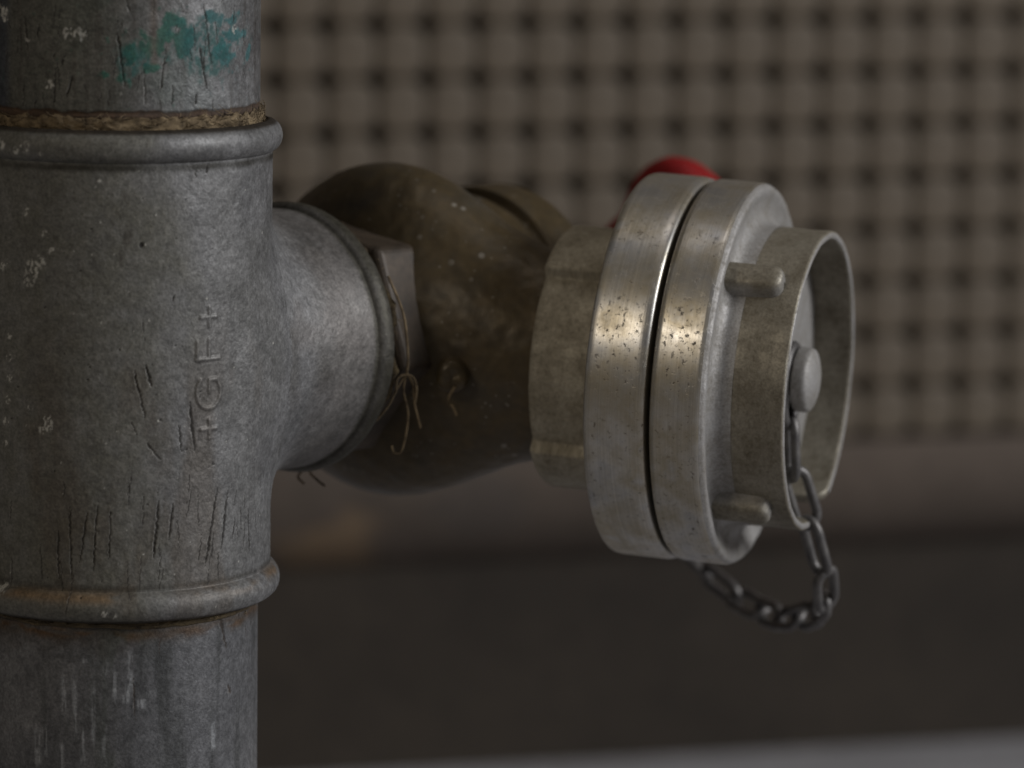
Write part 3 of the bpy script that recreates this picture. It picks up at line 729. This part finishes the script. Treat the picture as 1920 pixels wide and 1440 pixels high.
# ring grip with a gap for the chain
G0, G1 = R(204) - 2 * math.pi, R(183)
ri, ro, t0, t1 = .0464, .0492, .1250, .1470
def ring_vf():
    sec = rounded([(ro, t0), (ro, t1 - .0004), (ro - .0008, t1), (ri + .0008, t1), (ri, t1 - .0006), (ri, t0)], [0, .001, .001, .001, .001, 0], 3)
    sec = refine(sec, .0016); n = len(sec); seg = 300; ph = np.linspace(G0, G1, seg + 1)
    S = np.array(sec); P, K = np.meshgrid(ph, np.arange(n), indexing='ij'); rr = S[K, 0]; tt = S[K, 1].copy()
    e = np.minimum((P - G0), (G1 - P)) * ro; dip = .0065 * (1 - np.sqrt(np.clip(1 - (1 - np.clip(e / .0065, 0, 1)) ** 2, 0, 1)))
    tt = np.where(tt > t0 + .008, tt - dip * (tt - t0 - .008) / (t1 - t0 - .008), tt)
    rr = rr + (fbm(P * 9, tt * 300, 14, 3) - .5) * .0005
    v = np.stack([-rr * np.sin(P), rr * np.cos(P), tt], -1).reshape(-1, 3); f = grid_faces(seg + 1, n)
    q = n // 2
    capf = []
    for base in (0, seg * n):
        for i in range(q - 1 + n % 2): capf.append((base + i, base + i + 1, base + n - 2 - i, base + n - 1 - i))
    f = np.concatenate([f, np.array(capf)])
    s = np.concatenate([[0], np.cumsum(np.hypot(*np.diff(S, axis=0).T))]); un = np.stack([P * ro, s[K], 0 * P], -1).reshape(-1, 3)
    me = mesh_np('ring', v, f); add_attr(me, 'unroll', un, 'FLOAT_VECTOR'); return me
ring = obj('ring_grip', ring_vf(), M['grimy'], cap, FO, label='upstanding ring grip with a gap at the bottom')
# rim of the ring, bare metal
def rim_me():
    seg = 300; a0, a1 = G0 + .10, G1 - .10; ph = np.linspace(a0, a1, seg + 1); sec = [(ro - .00055, t1 - .00015), (ro - .0008, t1 + .00012), (ri + .0008, t1 + .00012), (ri + .0004, t1 - .00015)]
    S = np.array(sec); P, K = np.meshgrid(ph, np.arange(4), indexing='ij'); rr = S[K, 0]; tt = S[K, 1]
    rr = rr + (fbm(P * 9, tt * 300, 14, 3) - .5) * .0005
    me = mesh_np('rim', np.stack([-rr * np.sin(P), rr * np.cos(P), tt], -1).reshape(-1, 3), grid_faces(seg + 1, 4))
    return with_unroll(me)
obj('rim', rim_me(), M['cast'], ring, FO)
# lugs on the ring
def lug_me():
    L, W, H = .0190, .0050, .0056; n = 13; V = []; F = []
    secs = []
    for f in (0, .15, .3, .5, .7, .82, .87, .91, .94, .965, .985, .996, 1):
        e = min(1, (1 - f) / .18); k = math.sqrt(max(0, 1 - (1 - e) ** 2)); k = .35 + .65 * k
        hh = H * (.45 + .55 * k) if f > .8 else H
        row = []
        for j in range(n):
            a = math.pi * j / (n - 1); row.append((math.copysign(abs(math.cos(a)) ** .5, math.cos(a)) * W * (k if f > .8 else 1) * (1 + .5 * (1 - f) ** 2 * (1 - math.sin(a)) ** 3), -.001 + (abs(math.sin(a)) ** .5) * (hh + .001), f * L))
        secs.append(row)
    cen = np.array(secs[-1]).mean(0); secs.append([tuple(cen + (np.array(p) - cen) * .04 + np.array([0, 0, .0003])) for p in secs[-1]])
    V = np.array(secs).reshape(-1, 3); F = grid_faces(14, n)
    return with_unroll(mesh_np('lug', V, F))
lm = lug_me(); lm.materials.append(M['grimy'])
for a in (44, 138, 230, 316):
    fr = FO @ Matrix.Rotation(R(a), 4, 'Z') @ Matrix.Translation((0, ro - .0002, .1222)); obj('lug', lm, None, ring, fr)
# floor of the cap inside the ring, slightly domed, and the rivet
obj('floor_disc', lathe_me('floor_disc', refine([(.0470, .1335), (.0440, .1335), (.030, .1342), (.012, .1348), (.0, .1350)], .0015), 160, wob=lambda P, r_, t: (r_, t + (fbm(P * 6 + 3, r_ * 260, 19, 3) - .5) * .0004)), M['cast'], cap, FO)
riv = obj('rivet', lathe_me('rivet', rounded([(.0048, .132), (.0048, .1395), (.0105, .1395), (.0107, .1402), (.0107, .1434), (.0100, .1446), (.0062, .1461), (.0, .1466)], [0, 0, .0004, .0005, .0008, .001, .004, 0]), 64), M['cast'], cap, FO)

# ================================================================== chain
def P_of(x, y, t): return np.array(FO @ Vector((x, y, t)))
chain = thing('securing_chain', 'dark steel link chain hanging from the rivet of the cap', 'chain', FO @ Vector((0, -.012, .1375)))
# eye round the rivet shank
pts = []
for k in range(48):
    a = 2 * math.pi * k / 48; r_ = .0118; x, y = r_ * math.sin(a) * .86, r_ * math.cos(a)
    y = y * (1.0 if y > 0 else 1.22) - .0012; pts.append(P_of(-x, y, .1372))
v, f = sweep_me('eye', pts, .0019, 10, True); obj('eye', mesh_np('eye', v, f), M['chain'], chain)
# hanging path (world): from the eye, out through the gap, below, and back under the coupling
path = [P_of(-.0006, -.0140, .1385), P_of(.001, -.0290, .1395), P_of(.006, -.0460, .1440), P_of(.0110, -.0620, .1480), P_of(.0180, -.0740, .1495), P_of(.036, -.0855, .1430),
        P_of(.062, -.0955, .1265), P_of(.090, -.0985, .1055), P_of(.108, -.0905, .0810), P_of(.108, -.0740, .0620), P_of(.090, -.056, .0580), P_of(.056, -.044, .0700)]
def spline(p, m):
    p = np.array(p); out = []
    q = np.vstack([2 * p[0] - p[1], p, 2 * p[-1] - p[-2]])
    for i in range(1, len(q) - 2):
        for k in range(m):
            t = k / m; a, b, c, d = q[i - 1], q[i], q[i + 1], q[i + 2]
            out.append(.5 * (2 * b + (c - a) * t + (2 * a - 5 * b + 4 * c - d) * t * t + (3 * b - a - 3 * c + d) * t ** 3))
    return np.array(out + [p[-1]])
sp = spline(path, 40); sl = np.concatenate([[0], np.cumsum(np.linalg.norm(np.diff(sp, axis=0), axis=1))])
wire = .00168; pitch = .0182; inner = pitch
def link_me():
    L = inner / 2 + wire * .2; W = .0038; pts = []; n = 10
    for k in range(n + 1): a = math.pi * k / n; pts.append((W * math.cos(a), 0, L - W + W * 1.25 * math.sin(a)))
    for k in range(n + 1): a = math.pi + math.pi * k / n; pts.append((W * math.cos(a), 0, -(L - W) + W * 1.25 * math.sin(a)))
    v, f = sweep_me('link', pts, wire, 9, True); return mesh_np('link', v, f)
lk = link_me(); lk.materials.append(M['chain'])
nl = int(sl[-1] / pitch)
view = np.array([0.05, -1, .15])
for i in range(nl):
    s = (i + .5) * pitch; p = np.array([np.interp(s, sl, sp[:, k]) for k in range(3)])
    q = np.array([np.interp(s + .004, sl, sp[:, k]) for k in range(3)]) - np.array([np.interp(s - .004, sl, sp[:, k]) for k in range(3)])
    fr = frame_of(Vector(p), Vector(q), hint=tuple(view)) @ Matrix.Rotation(R([78, -12, 62, -30, 74, 6, 50, -20, 30, -50][i % 10] + (90 if False else 0)), 4, 'Z')
    obj('link', lk, None, chain, fr)

# ================================================================== stray hemp strands hanging from the valve inlet
def strand(pts, r_=.00042):
    v, f = sweep_me('', spline(pts, 8), r_, 6); return v, f
hb = lambda ph, r_, t: np.array(FB @ Vector((-r_ * math.sin(R(ph)), r_ * math.cos(R(ph)), t)))
knot = hb(101, .0436, .0885)
def dn(p, x, y, z): return p + np.array([x, y, z])
strands = [[hb(58, .0428, .0860), hb(76, .0436, .0870), hb(94, .0438, .0880), knot],
           [knot, dn(knot, .002, 0, -.004), dn(knot, .0026, -.001, -.010), dn(knot, .0045, -.001, -.018)],
           [knot, dn(knot, -.001, 0, -.006), dn(knot, .0005, -.001, -.014), dn(knot, -.0015, -.001, -.025), dn(knot, -.004, -.001, -.0262), dn(knot, -.005, 0, -.024)],
           [dn(knot, -.0035, -.001, -.0065), dn(knot, -.0030, -.001, -.002), dn(knot, -.0008, -.001, -.0006), dn(knot, .0022, -.001, -.0014), dn(knot, .0032, -.001, -.005), dn(knot, .0028, -.001, -.0095)],
           [hb(174, .0405, .0860), dn(hb(174, .0420, .0860), -.001, 0, -.003), dn(hb(174, .0420, .0860), .0015, 0, -.006), dn(hb(174, .0420, .0860), .004, 0, -.008)],
           [hb(180, .0405, .0850), dn(hb(180, .0420, .0850), .001, 0, -.002), dn(hb(180, .0420, .0850), -.001, 0, -.005), dn(hb(180, .0420, .0850), .001, 0, -.0075)],
           [knot, dn(knot, -.003, 0, -.005), dn(knot, -.006, .001, -.011), dn(knot, -.010, .002, -.016)]]
for s_ in strands:
    v, f = strand(s_); obj('hemp_strand', mesh_np('hemp_strand', v, f), M['hemp'], valve)
pb = np.array(FD.translation)
v, f = strand([dn(pb, .001, -.006, -.003), dn(pb, -.001, -.006, -.007), dn(pb, .0008, -.006, -.0105), dn(pb, .0015, -.006, -.0125)], .0006); obj('hemp_strand', mesh_np('hemp_strand', v, f), M['hemp'], valve)
